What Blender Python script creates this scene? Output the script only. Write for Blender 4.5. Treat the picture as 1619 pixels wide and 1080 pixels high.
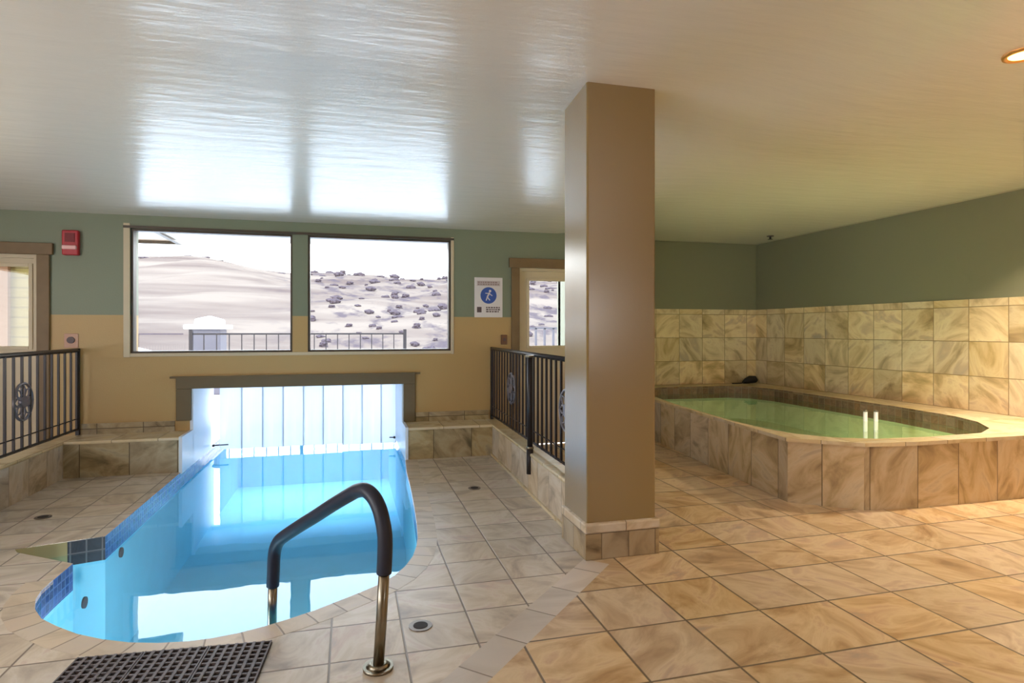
import bpy, bmesh, math, random
from mathutils import Vector, Matrix
from mathutils.geometry import tessellate_polygon
random.seed(7)
for o in list(bpy.data.objects): bpy.data.objects.remove(o)
scn = bpy.context.scene
col = scn.collection

# ------------------------------------------------------------ camera
cam = bpy.data.objects.new('camera', bpy.data.cameras.new('camera'))
col.objects.link(cam)
cam.location = (0, 0, 1.4)
cam.rotation_euler = (math.pi/2, 0, -math.radians(15.015))
cam.data.sensor_width = 36
cam.data.lens = 960/1619*36
cam.data.shift_y = -18/1619
cam.data.clip_start = .05; cam.data.clip_end = 2000
scn.camera = cam

# ------------------------------------------------------------ world, sun, exposure
world = bpy.data.worlds.new('sky'); scn.world = world; world.use_nodes = True
wn = world.node_tree; wn.nodes.clear()
wo = wn.nodes.new('ShaderNodeOutputWorld'); wb = wn.nodes.new('ShaderNodeBackground')
wt = wn.nodes.new('ShaderNodeTexCoord'); ws = wn.nodes.new('ShaderNodeSeparateXYZ')
wr = wn.nodes.new('ShaderNodeValToRGB')
wr.color_ramp.elements[0].position = 0.0; wr.color_ramp.elements[0].color = (1, .98, .96, 1)
wr.color_ramp.elements[1].position = .55; wr.color_ramp.elements[1].color = (.62, .78, 1, 1)
wn.links.new(wt.outputs['Generated'], ws.inputs[0]); wn.links.new(ws.outputs['Z'], wr.inputs[0])
wn.links.new(wr.outputs[0], wb.inputs[0]); wn.links.new(wb.outputs[0], wo.inputs[0])
wb.inputs[1].default_value = 6.5
sun = bpy.data.objects.new('sun', bpy.data.lights.new('sun', 'SUN')); col.objects.link(sun)
sun.data.energy = 2.2; sun.data.color = (1, .93, .84); sun.data.angle = math.radians(2)
sun.rotation_euler = (math.radians(48), 0, math.radians(-28))   # shines from behind the building onto the hills
scn.view_settings.view_transform = 'Standard'; scn.view_settings.look = 'None'
scn.view_settings.gamma = 1; scn.view_settings.exposure = 0.52
scn.view_settings.use_curve_mapping = False
DOWN = 16.0      # default downlight watts, used by the unseen added ones

# ------------------------------------------------------------ colours and materials
def lin(r, g, b):
    f = lambda v: (v/255/12.92) if v/255 <= .04045 else ((v/255+.055)/1.055)**2.4
    return (f(r), f(g), f(b), 1)

def mat(name, color, rough=.6, metal=0, spec=.5, bump=0, bscale=40, coat=0, emit=None, var=0, vscale=3):
    m = bpy.data.materials.new(name); m.use_nodes = True
    nt = m.node_tree; b = nt.nodes['Principled BSDF']
    b.inputs['Base Color'].default_value = color
    b.inputs['Roughness'].default_value = rough
    b.inputs['Metallic'].default_value = metal
    b.inputs['Specular IOR Level'].default_value = spec
    b.inputs['Coat Weight'].default_value = coat
    tc = nt.nodes.new('ShaderNodeTexCoord')
    if bump:
        n = nt.nodes.new('ShaderNodeTexNoise'); n.inputs['Scale'].default_value = bscale; n.inputs['Detail'].default_value = 4
        bp = nt.nodes.new('ShaderNodeBump'); bp.inputs['Strength'].default_value = bump; bp.inputs['Distance'].default_value = .01
        nt.links.new(tc.outputs['Object'], n.inputs['Vector']); nt.links.new(n.outputs[0], bp.inputs['Height'])
        nt.links.new(bp.outputs[0], b.inputs['Normal'])
    if var:
        n = nt.nodes.new('ShaderNodeTexNoise'); n.inputs['Scale'].default_value = vscale; n.inputs['Detail'].default_value = 5
        mx = nt.nodes.new('ShaderNodeMix'); mx.data_type = 'RGBA'
        mx.inputs[6].default_value = tuple(c*(1-var) for c in color[:3])+(1,)
        mx.inputs[7].default_value = tuple(min(1, c*(1+var)) for c in color[:3])+(1,)
        nt.links.new(tc.outputs['Object'], n.inputs['Vector']); nt.links.new(n.outputs[0], mx.inputs[0])
        nt.links.new(mx.outputs[2], b.inputs['Base Color'])
    if emit:
        b.inputs['Emission Color'].default_value = emit[0]; b.inputs['Emission Strength'].default_value = emit[1]
    return m

def math_node(nt, op, a, b=None, c=None):
    n = nt.nodes.new('ShaderNodeMath'); n.operation = op
    for i, v in enumerate((a, b, c)):
        if v is None: continue
        if isinstance(v, (int, float)): n.inputs[i].default_value = v
        else: nt.links.new(v, n.inputs[i])
    return n.outputs[0]

def stone(name, su, sv, ou=0, ov=0, pal=None, grout=None, gw=.006, rough=.38, vein=2.6, jitter=.15, stagger=0):
    """split-face quartzite tiles; the UV map is in metres"""
    pal = pal or [(0, (116, 98, 72)), (.28, (160, 136, 102)), (.45, (196, 174, 140)), (.6, (214, 196, 166)), (.75, (196, 166, 136)), (1, (172, 158, 144))]
    grout = grout or (118, 100, 78)
    m = bpy.data.materials.new(name); m.use_nodes = True
    nt = m.node_tree; L = nt.links.new; b = nt.nodes['Principled BSDF']
    uv = nt.nodes.new('ShaderNodeUVMap'); uv.uv_map = 'UVMap'
    sp = nt.nodes.new('ShaderNodeSeparateXYZ'); L(uv.outputs[0], sp.inputs[0])
    v = math_node(nt, 'DIVIDE', math_node(nt, 'SUBTRACT', sp.outputs[1], ov), sv)
    fv = math_node(nt, 'FLOOR', v)
    u = math_node(nt, 'DIVIDE', math_node(nt, 'SUBTRACT', sp.outputs[0], ou), su)
    if stagger:
        wnr = nt.nodes.new('ShaderNodeTexWhiteNoise'); wnr.noise_dimensions = '1D'; L(fv, wnr.inputs['W'])
        u = math_node(nt, 'ADD', u, math_node(nt, 'MULTIPLY', wnr.outputs['Value'], stagger))
    fu = math_node(nt, 'FLOOR', u)
    cell = nt.nodes.new('ShaderNodeCombineXYZ'); L(fu, cell.inputs[0]); L(fv, cell.inputs[1])
    wnz = nt.nodes.new('ShaderNodeTexWhiteNoise'); wnz.noise_dimensions = '2D'; L(cell.outputs[0], wnz.inputs['Vector'])
    # distance to the nearest joint, metres
    def edge(x, s):
        fr = math_node(nt, 'FRACT', x)
        return math_node(nt, 'MULTIPLY', math_node(nt, 'MINIMUM', fr, math_node(nt, 'SUBTRACT', 1.0, fr)), s)
    d = math_node(nt, 'MINIMUM', edge(u, su), edge(v, sv))
    rot = nt.nodes.new('ShaderNodeVectorRotate'); rot.rotation_type = 'Z_AXIS'
    L(uv.outputs[0], rot.inputs['Vector']); L(math_node(nt, 'MULTIPLY', wnz.outputs['Value'], 6.283), rot.inputs['Angle'])
    off = nt.nodes.new('ShaderNodeVectorMath'); off.operation = 'MULTIPLY_ADD'
    L(wnz.outputs['Color'], off.inputs[0]); off.inputs[1].default_value = (31, 47, 19); L(rot.outputs[0], off.inputs[2])
    st = nt.nodes.new('ShaderNodeVectorMath'); st.operation = 'MULTIPLY'; st.inputs[1].default_value = (1, 2.1, 1)
    L(off.outputs[0], st.inputs[0])
    n1 = nt.nodes.new('ShaderNodeTexNoise'); n1.inputs['Scale'].default_value = vein; n1.inputs['Detail'].default_value = 7
    n1.inputs['Roughness'].default_value = .58; n1.inputs['Distortion'].default_value = .9
    L(st.outputs[0], n1.inputs['Vector'])
    cr = nt.nodes.new('ShaderNodeValToRGB')
    els = cr.color_ramp.elements
    while len(els) < len(pal): els.new(.5)
    for e, (p, c) in zip(els, pal): e.position = .28+p*.44; e.color = lin(*c)
    L(n1.outputs[0], cr.inputs[0])
    hs = nt.nodes.new('ShaderNodeHueSaturation')
    ss = nt.nodes.new('ShaderNodeSeparateColor'); L(wnz.outputs['Color'], ss.inputs[0])
    L(math_node(nt, 'MULTIPLY_ADD', ss.outputs[0], jitter, 1-jitter/2), hs.inputs['Value'])
    L(math_node(nt, 'MULTIPLY_ADD', ss.outputs[1], .3, .85), hs.inputs['Saturation'])
    L(cr.outputs[0], hs.inputs['Color'])
    mk = nt.nodes.new('ShaderNodeMapRange'); mk.inputs[1].default_value = gw*.5; mk.inputs[2].default_value = gw
    L(d, mk.inputs[0])
    mx = nt.nodes.new('ShaderNodeMix'); mx.data_type = 'RGBA'
    mx.inputs[6].default_value = lin(*grout); L(mk.outputs[0], mx.inputs[0]); L(hs.outputs[0], mx.inputs[7])
    L(mx.outputs[2], b.inputs['Base Color'])
    b.inputs['Roughness'].default_value = rough
    h = math_node(nt, 'ADD', math_node(nt, 'MULTIPLY', mk.outputs[0], .6), math_node(nt, 'MULTIPLY', n1.outputs[0], .8))
    bp = nt.nodes.new('ShaderNodeBump'); bp.inputs['Strength'].default_value = .35; bp.inputs['Distance'].default_value = .008
    L(h, bp.inputs['Height']); L(bp.outputs[0], b.inputs['Normal'])
    return m

def two_paint(name, low, high, z, rough=.45):
    m = mat(name, low, rough, bump=.12, bscale=90)
    nt = m.node_tree; b = nt.nodes['Principled BSDF']
    g = nt.nodes.new('ShaderNodeNewGeometry'); s = nt.nodes.new('ShaderNodeSeparateXYZ')
    nt.links.new(g.outputs['Position'], s.inputs[0])
    mx = nt.nodes.new('ShaderNodeMix'); mx.data_type = 'RGBA'
    mx.inputs[6].default_value = low; mx.inputs[7].default_value = high
    nt.links.new(math_node(nt, 'GREATER_THAN', s.outputs[2], z), mx.inputs[0]); nt.links.new(mx.outputs[2], b.inputs['Base Color'])
    return m

def water_mat(name, tint, ior, bump=.05, scale=2.2):
    m = bpy.data.materials.new(name); m.use_nodes = True
    nt = m.node_tree; nt.nodes.clear(); L = nt.links.new
    o = nt.nodes.new('ShaderNodeOutputMaterial'); t = nt.nodes.new('ShaderNodeBsdfTransparent'); t.inputs[0].default_value = tint
    g = nt.nodes.new('ShaderNodeBsdfGlossy'); g.inputs['Roughness'].default_value = .015
    f = nt.nodes.new('ShaderNodeFresnel'); f.inputs[0].default_value = ior
    mx = nt.nodes.new('ShaderNodeMixShader'); tc = nt.nodes.new('ShaderNodeTexCoord')
    n = nt.nodes.new('ShaderNodeTexNoise'); n.inputs['Scale'].default_value = scale; n.inputs['Detail'].default_value = 3
    bp = nt.nodes.new('ShaderNodeBump'); bp.inputs['Strength'].default_value = bump; bp.inputs['Distance'].default_value = .05
    L(tc.outputs['Object'], n.inputs['Vector']); L(n.outputs[0], bp.inputs['Height']); L(bp.outputs[0], g.inputs['Normal']); L(bp.outputs[0], f.inputs['Normal'])
    L(f.outputs[0], mx.inputs[0]); L(t.outputs[0], mx.inputs[1]); L(g.outputs[0], mx.inputs[2]); L(mx.outputs[0], o.inputs[0])
    return m

def glass_mat():
    m = bpy.data.materials.new('window_glass'); m.use_nodes = True
    nt = m.node_tree; nt.nodes.clear(); L = nt.links.new
    o = nt.nodes.new('ShaderNodeOutputMaterial'); t = nt.nodes.new('ShaderNodeBsdfTransparent'); t.inputs[0].default_value = (.96, .98, .97, 1)
    g = nt.nodes.new('ShaderNodeBsdfGlossy'); g.inputs['Roughness'].default_value = .02
    f = nt.nodes.new('ShaderNodeFresnel'); f.inputs[0].default_value = 1.45
    mx = nt.nodes.new('ShaderNodeMixShader')
    L(f.outputs[0], mx.inputs[0]); L(t.outputs[0], mx.inputs[1]); L(g.outputs[0], mx.inputs[2]); L(mx.outputs[0], o.inputs[0])
    return m

def mosaic(name, c1, c2, size=.05, rough=.15, grout=(100, 116, 168)):
    m = stone(name, size, size, pal=[(0, c1), (1, c2)], grout=grout, gw=.006, rough=rough, vein=9, jitter=.5)
    return m

M = {}
M['floor'] = stone('floor_tile', .41, .423, 1.98, 2.19, gw=.007, pal=[(0, (158, 126, 90)), (.25, (188, 154, 114)), (.45, (204, 174, 134)), (.62, (216, 190, 152)), (.8, (200, 166, 134)), (1, (180, 156, 134))])
M['floor2'] = stone('poolside_floor_tile', .32, .32, .24, 2.34, gw=.006, pal=[(0, (156, 142, 128)), (.25, (184, 168, 150)), (.45, (200, 186, 166)), (.62, (210, 198, 182)), (.8, (200, 180, 166)), (1, (184, 172, 164))], grout=(126, 112, 98))
M['strip'] = stone('threshold_tile', .3, .5, 0, 0, gw=.005, vein=1.4, pal=[(0, (186, 172, 158)), (.5, (208, 196, 184)), (1, (200, 188, 180))], grout=(140, 126, 112))
M['walltile'] = stone('wall_tile', .415, .376, 5.114, .525, gw=.005, jitter=.3, pal=[(0, (160, 134, 98)), (.3, (204, 176, 134)), (.45, (222, 196, 156)), (.62, (232, 210, 172)), (.78, (212, 184, 150)), (1, (188, 168, 148))], grout=(146, 120, 84), vein=1.8)
M['curbtile'] = stone('curb_tile', .31, .6, .1, -.2, gw=.004, pal=[(0, (130, 112, 88)), (.3, (184, 162, 132)), (.5, (204, 184, 156)), (.7, (214, 198, 176)), (1, (176, 160, 146))], grout=(140, 120, 96))
M['ledgetile'] = stone('ledge_tile', .42, .6, .05, -.2, gw=.005, pal=[(0, (104, 92, 66)), (.3, (150, 132, 98)), (.5, (172, 152, 116)), (.7, (184, 168, 134)), (1, (140, 130, 112))], grout=(100, 84, 60))
M['captile'] = stone('cap_tile', .4, .6, .2, -.3, gw=.003, pal=[(0, (190, 166, 126)), (.5, (222, 202, 164)), (1, (214, 196, 166))], rough=.25)
M['spatile'] = stone('spa_surround_tile', .41, .62, .22, -.06, gw=.005, pal=[(0, (140, 116, 86)), (.3, (180, 156, 118)), (.5, (198, 174, 138)), (.7, (206, 186, 154)), (1, (178, 158, 134))], grout=(108, 90, 64))
M['pillartile'] = stone('pillar_tile', .18, .16, .05, .0, gw=.004, pal=[(0, (108, 88, 62)), (.5, (170, 146, 110)), (1, (180, 160, 130))])
def ceilmat():
    m = mat('ceiling_paint', lin(230, 222, 210), .27, spec=.75, coat=.2)
    nt = m.node_tree; b = nt.nodes['Principled BSDF']; L = nt.links.new
    b.inputs['Coat Roughness'].default_value = .16
    g = nt.nodes.new('ShaderNodeNewGeometry'); s = nt.nodes.new('ShaderNodeVectorMath'); s.operation = 'MULTIPLY'; s.inputs[1].default_value = (2.2, 11, 1)
    L(g.outputs['Position'], s.inputs[0])
    n = nt.nodes.new('ShaderNodeTexNoise'); n.inputs['Scale'].default_value = 1.0; n.inputs['Detail'].default_value = 4; n.inputs['Roughness'].default_value = .55; L(s.outputs[0], n.inputs['Vector'])
    bp = nt.nodes.new('ShaderNodeBump'); bp.inputs['Strength'].default_value = .6; bp.inputs['Distance'].default_value = .008
    L(n.outputs[0], bp.inputs['Height']); L(bp.outputs[0], b.inputs['Normal']); L(bp.outputs[0], b.inputs['Coat Normal'])
    return m
M['ceiling'] = ceilmat()
M['backpaint'] = two_paint('window_wall_paint', lin(188, 156, 102), lin(126, 134, 112), 1.555)
M['spapaint'] = mat('green_paint', lin(132, 130, 108), .5, bump=.12, bscale=90)
M['beige'] = mat('beige_paint', lin(176, 146, 104), .38, bump=.1, bscale=120)
M['pillar'] = mat('pillar_paint', lin(142, 116, 68), .28, spec=.8, coat=.6, bump=.06, bscale=120)
M['pillar'].node_tree.nodes['Principled BSDF'].inputs['Coat Roughness'].default_value = .2
M['trim'] = mat('brown_trim', lin(122, 98, 66), .5, var=.2, vscale=8)
M['darktrim'] = mat('olive_trim', lin(112, 94, 66), .55, var=.15)
M['throat'] = mat('skimmer_plaster', lin(170, 150, 104), .8)
M['frame'] = mat('cream_frame', lin(206, 190, 160), .4)
M['framedark'] = mat('bronze_frame', lin(78, 66, 54), .4)
M['white'] = mat('white_panel', lin(226, 230, 240), .35)
M['plaster'] = mat('pool_plaster', lin(150, 222, 242), .6, var=.08, vscale=4)
M['bluetile'] = mosaic('blue_mosaic', (48, 62, 110), (84, 104, 160))
M['blacktile'] = mosaic('dark_mosaic', (28, 26, 34), (52, 48, 56), .085, rough=.5, grout=(104, 98, 98))
M['spaplaster'] = mat('spa_plaster', lin(214, 226, 180), .6, var=.06)
M['redtile'] = mosaic('spa_mosaic', (112, 84, 66), (150, 116, 92), .1, rough=.55, grout=(140, 120, 100))
M['water'] = water_mat('pool_water', (.84, .96, 1, 1), 1.5, .035, 1.6)
M['spawater'] = water_mat('spa_water', (.84, .97, .82, 1), 1.33, .05, 3)
M['glass'] = glass_mat()
M['iron'] = mat('black_iron', lin(44, 38, 40), .42, metal=.3)
M['medal'] = mat('cast_medallion', lin(118, 112, 118), .4, metal=.5)
M['foam'] = mat('black_foam', lin(30, 34, 52), .45)
M['steel'] = mat('brushed_steel', lin(146, 136, 118), .28, metal=1)
M['rubber'] = mat('grey_rubber', lin(104, 98, 102), .55)
M['rubberdark'] = mat('dark_rubber', lin(42, 36, 38), .7)
M['red'] = mat('red_plastic', lin(178, 34, 48), .35)
M['lens'] = mat('strobe_lens', lin(240, 190, 190), .2)
M['signwhite'] = mat('sign_white', lin(226, 220, 222), .4)
M['signblue'] = mat('sign_blue', lin(44, 84, 170), .4)
M['signtext'] = mat('sign_text', lin(150, 128, 128), .5)
M['signdark'] = mat('sign_dark', lin(92, 76, 80), .5)
M['plate'] = mat('plate_pink', lin(196, 150, 124), .4)
M['copper'] = mat('copper_box', lin(112, 74, 46), .4)
M['snow'] = mat('snow', lin(236, 236, 240), .7)
M['patio'] = mat('pale_patio', lin(225, 222, 222), .8, var=.1)
M['wood'] = mat('soffit_wood', lin(150, 124, 100), .6)
M['shrub'] = mat('scrub', lin(76, 67, 72), .9, var=.3, vscale=6, spec=0)
M['shrub2'] = mat('autumn_scrub', lin(128, 80, 66), .9, var=.3, vscale=6, spec=0)
M['cover'] = mat('spa_cover_grey', lin(84, 78, 84), .7)
M['drain'] = mat('drain_metal', lin(120, 108, 100), .35, metal=.6)
M['lamp'] = mat('lamp_lens', lin(255, 220, 150), .4, emit=(lin(255, 190, 110), 4))
M['brass'] = mat('warm_reflector', lin(230, 170, 90), .3, metal=.6)
M['black'] = mat('matte_black', lin(24, 22, 24), .6)
def siding():
    m = mat('yellow_siding', lin(236, 200, 110), .7)
    nt = m.node_tree; b = nt.nodes['Principled BSDF']
    g = nt.nodes.new('ShaderNodeNewGeometry'); s = nt.nodes.new('ShaderNodeSeparateXYZ'); nt.links.new(g.outputs['Position'], s.inputs[0])
    fr = math_node(nt, 'FRACT', math_node(nt, 'DIVIDE', s.outputs[2], .13))
    mx = nt.nodes.new('ShaderNodeMix'); mx.data_type = 'RGBA'; mx.inputs[6].default_value = lin(84, 64, 28); mx.inputs[7].default_value = lin(120, 106, 52)
    nt.links.new(math_node(nt, 'GREATER_THAN', fr, .12), mx.inputs[0]); nt.links.new(mx.outputs[2], b.inputs['Base Color'])
    return m
M['siding'] = siding()
def hillmat():
    m = mat('dry_hillside', lin(96, 88, 86), .95, spec=0)
    nt = m.node_tree; b = nt.nodes['Principled BSDF']; L = nt.links.new
    g = nt.nodes.new('ShaderNodeNewGeometry')
    s = nt.nodes.new('ShaderNodeVectorMath'); s.operation = 'MULTIPLY'; s.inputs[1].default_value = (.02, .05, .45); L(g.outputs['Position'], s.inputs[0])
    n = nt.nodes.new('ShaderNodeTexNoise'); n.inputs['Scale'].default_value = 1.6; n.inputs['Detail'].default_value = 8; n.inputs['Roughness'].default_value = .6
    L(s.outputs[0], n.inputs['Vector'])
    cr = nt.nodes.new('ShaderNodeValToRGB')
    cr.color_ramp.elements[0].position = .35; cr.color_ramp.elements[0].color = lin(88, 75, 70)
    cr.color_ramp.elements[1].position = .62; cr.color_ramp.elements[1].color = lin(114, 101, 92)
    L(n.outputs[0], cr.inputs[0])
    # scrub and rock cover on the right-hand slope
    s2 = nt.nodes.new('ShaderNodeVectorMath'); s2.operation = 'MULTIPLY'; s2.inputs[1].default_value = (.42, .14, 1.1); L(g.outputs['Position'], s2.inputs[0])
    n2 = nt.nodes.new('ShaderNodeTexNoise'); n2.inputs['Scale'].default_value = .9; n2.inputs['Detail'].default_value = 7; n2.inputs['Roughness'].default_value = .68; L(s2.outputs[0], n2.inputs['Vector'])
    mr = nt.nodes.new('ShaderNodeMapRange'); mr.inputs[1].default_value = .5; mr.inputs[2].default_value = .6; L(n2.outputs[0], mr.inputs[0])
    sx = nt.nodes.new('ShaderNodeSeparateXYZ'); L(g.outputs['Position'], sx.inputs[0])
    side = nt.nodes.new('ShaderNodeMapRange'); side.inputs[1].default_value = -.14; side.inputs[2].default_value = -.02; L(math_node(nt, 'DIVIDE', sx.outputs[0], sx.outputs[1]), side.inputs[0])
    mm = nt.nodes.new('ShaderNodeMix'); mm.data_type = 'RGBA'; mm.inputs[7].default_value = lin(70, 61, 66)
    L(math_node(nt, 'MULTIPLY', mr.outputs[0], math_node(nt, 'MULTIPLY', side.outputs[0], .85)), mm.inputs[0]); L(cr.outputs[0], mm.inputs[6]); L(mm.outputs[2], b.inputs['Base Color'])
    return m
M['hill'] = hillmat()
def curtainmat():
    m = bpy.data.materials.new('vinyl_strip'); m.use_nodes = True
    nt = m.node_tree; nt.nodes.clear(); L = nt.links.new
    o = nt.nodes.new('ShaderNodeOutputMaterial'); t = nt.nodes.new('ShaderNodeBsdfTranslucent'); t.inputs[0].default_value = (.56, .585, .61, 1)
    tr = nt.nodes.new('ShaderNodeBsdfTransparent'); tr.inputs[0].default_value = (.5, .53, .56, 1)
    g = nt.nodes.new('ShaderNodeBsdfGlossy'); g.inputs['Roughness'].default_value = .2
    a = nt.nodes.new('ShaderNodeMixShader'); a.inputs[0].default_value = .22
    c = nt.nodes.new('ShaderNodeMixShader'); c.inputs[0].default_value = .06
    L(t.outputs[0], a.inputs[1]); L(tr.outputs[0], a.inputs[2]); L(a.outputs[0], c.inputs[1]); L(g.outputs[0], c.inputs[2]); L(c.outputs[0], o.inputs[0])
    return m
M['vinyl'] = curtainmat()

# ------------------------------------------------------------ mesh helpers
class MB:
    def __init__(s): s.v = []; s.f = []; s.smooth = []
    def add(s, vs, fs, sm=False):
        n = len(s.v); s.v += [tuple(v) for v in vs]; s.f += [tuple(n+i for i in f) for f in fs]; s.smooth += [sm]*len(fs); return s
    def box(s, x0, x1, y0, y1, z0, z1):
        return s.add([(x0,y0,z0),(x1,y0,z0),(x1,y1,z0),(x0,y1,z0),(x0,y0,z1),(x1,y0,z1),(x1,y1,z1),(x0,y1,z1)],
                     [(0,3,2,1),(4,5,6,7),(0,1,5,4),(1,2,6,5),(2,3,7,6),(3,0,4,7)])
    def prism(s, pts, z0, z1):            # pts counter-clockwise
        n = len(pts)
        vs = [(x,y,z0) for x,y in pts]+[(x,y,z1) for x,y in pts]
        fs = [(i,(i+1)%n,n+(i+1)%n,n+i) for i in range(n)]
        tr = tessellate_polygon([[Vector((x,y,0)) for x,y in pts]])
        for t in tr:
            a,b,c = [Vector(pts[i]) for i in t]
            if (b-a).cross(c-a) < 0: t = t[::-1]
            fs.append(tuple(n+i for i in t)); fs.append(tuple(reversed(t)))
        return s.add(vs, fs)
    def poly(s, outer, holes, z, up=True):
        loops = [[Vector((x,y,0)) for x,y in l] for l in [outer]+holes]
        flat = [p for l in [outer]+holes for p in l]
        fs = []
        for t in tessellate_polygon(loops):
            a,b,c = [Vector(flat[i]) for i in t]
            if ((b-a).cross(c-a) < 0) == up: t = t[::-1]
            fs.append(tuple(t))
        return s.add([(x,y,z) for x,y in flat], fs)
    def wallstrip(s, pts, z0, z1, closed=False, inward=True):
        n = len(pts); vs = [(x,y,z0) for x,y in pts]+[(x,y,z1) for x,y in pts]
        fs = []
        for i in range(n if closed else n-1):
            j = (i+1)%n
            f = (i,j,n+j,n+i); fs.append(f[::-1] if inward else f)
        return s.add(vs, fs)
    def tube(s, pts, r, seg=12, cap=True):
        pts = [Vector(p) for p in pts]; rings = []; n0 = len(s.v); vs = []
        for i, p in enumerate(pts):
            d = (pts[min(i+1,len(pts)-1)]-pts[max(i-1,0)]).normalized()
            up = Vector((0,0,1)) if abs(d.z) < .9 else Vector((1,0,0))
            if i == 0: a = d.cross(up).normalized()
            else: a = (a-d*a.dot(d)).normalized()
            b = d.cross(a)
            rr = r[i] if isinstance(r, (list, tuple)) else r
            vs += [p+(a*math.cos(2*math.pi*k/seg)+b*math.sin(2*math.pi*k/seg))*rr for k in range(seg)]
        fs = []
        for i in range(len(pts)-1):
            for k in range(seg):
                fs.append((i*seg+k, i*seg+(k+1)%seg, (i+1)*seg+(k+1)%seg, (i+1)*seg+k))
        s.add(vs, fs, True)
        if cap:
            m = (len(pts)-1)*seg
            s.f.append(tuple(n0+k for k in reversed(range(seg)))); s.f.append(tuple(n0+m+k for k in range(seg))); s.smooth += [False, False]
        return s
    def disc(s, c, r0, z0, z1, seg=24, r1=None):
        r1 = r0 if r1 is None else r1
        return s.tube([(c[0],c[1],z0),(c[0],c[1],z1)], [r0, r1], seg)
    def build(s, name, m, parent=None, bevel=0, kind=None, origin=None):
        if origin is None:
            if parent: origin = Vector(parent['_w']) if '_w' in parent else Vector((0,0,0))
            else:
                xs = [v[0] for v in s.v]; ys = [v[1] for v in s.v]; zs = [v[2] for v in s.v]
                origin = Vector(((min(xs)+max(xs))/2, (min(ys)+max(ys))/2, min(zs)))
        origin = Vector(origin)
        me = bpy.data.meshes.new(name)
        me.from_pydata([Vector(v)-origin for v in s.v], [], s.f)
        for p, sm in zip(me.polygons, s.smooth): p.use_smooth = sm
        bm = bmesh.new(); bm.from_mesh(me); bmesh.ops.recalc_face_normals(bm, faces=bm.faces) if s.__dict__.get('recalc') else None
        uvl = bm.loops.layers.uv.new('UVMap')
        for f in bm.faces:
            n = f.normal
            for l in f.loops:
                p = l.vert.co+origin
                if abs(n.z) > .7: l[uvl].uv = (p.x, p.y)
                elif abs(n.x) > .92: l[uvl].uv = (p.y, p.z)
                elif abs(n.y) > .92: l[uvl].uv = (p.x, p.z)
                else:
                    t = Vector((-n.y, n.x)).normalized(); l[uvl].uv = (p.x*t.x+p.y*t.y, p.z)
        bm.to_mesh(me); bm.free()
        me.materials.append(m)
        o = bpy.data.objects.new(name, me); col.objects.link(o)
        if parent:
            o.parent = parent; pw = Vector(parent['_w']) if '_w' in parent else Vector((0,0,0)); o.location = origin-pw
        else: o.location = origin
        o['_w'] = tuple(origin)
        if kind: o['kind'] = kind
        if bevel:
            b = o.modifiers.new('bevel', 'BEVEL'); b.width = bevel; b.segments = 2; b.limit_method = 'ANGLE'; b.angle_limit = math.radians(40)
        return o

def tag(o, label=None, cat=None, group=None, kind=None):
    if label: o['label'] = label
    if cat: o['category'] = cat
    if group: o['group'] = group
    if kind: o['kind'] = kind
    return o
def empty(name, loc, label=None, cat=None, group=None, kind=None):
    o = bpy.data.objects.new(name, None); col.objects.link(o); o.location = loc; o['_w'] = tuple(loc); o.empty_display_size = .1
    return tag(o, label, cat, group, kind)
def copy_tree(o, parent=None):
    c = o.copy(); col.objects.link(c); c.parent = parent
    for ch in list(o.children): copy_tree(ch, c)
    return c
def wall_cells(mb, a0, a1, z0, z1, holes, put):
    """boxes that fill a rectangle around rectangular holes; put(a0,a1,z0,z1)"""
    xs = sorted({a0, a1, *[h[0] for h in holes], *[h[1] for h in holes]})
    for i in range(len(xs)-1):
        xa, xb = xs[i], xs[i+1]; zz = z0
        for h in sorted([h for h in holes if h[0] <= xa+1e-6 and h[1] >= xb-1e-6], key=lambda h: h[2]):
            if h[2] > zz: put(xa, xb, zz, h[2])
            zz = h[3]
        if zz < z1: put(xa, xb, zz, z1)

# ------------------------------------------------------------ room shell
YW = 7.05          # window wall
YS = 8.72          # spa alcove back wall
XR = 6.55          # right wall
XL = -5.2          # left wall
YB = -4.2          # wall behind the camera
def smooth(t): t = max(0, min(1, t)); return t*t*(3-2*t)
def zc(x, y):
    zl = 2.915 if y < 3.45 else 2.915-(y-3.45)*(2.915-2.583)/(YW-3.45)
    return zl+(2.82-zl)*smooth((x-2.0-max(0, y-3.5)*.12)/1.3)
mb = MB(); nx, ny = 60, 66
x0, x1, y0, y1 = XL-.1, XR+.1, YB-.1, YS+.1
vs = [(x0+(x1-x0)*i/nx, y0+(y1-y0)*j/ny, zc(x0+(x1-x0)*i/nx, min(YW, y0+(y1-y0)*j/ny))) for j in range(ny+1) for i in range(nx+1)]
mb.add(vs, [(j*(nx+1)+i, (j+1)*(nx+1)+i, (j+1)*(nx+1)+i+1, j*(nx+1)+i+1) for j in range(ny) for i in range(nx)], True)
ceil = mb.build('ceiling', M['ceiling'], kind='structure')
so = ceil.modifiers.new('thick', 'SOLIDIFY'); so.thickness = .12; so.offset = -1

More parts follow.
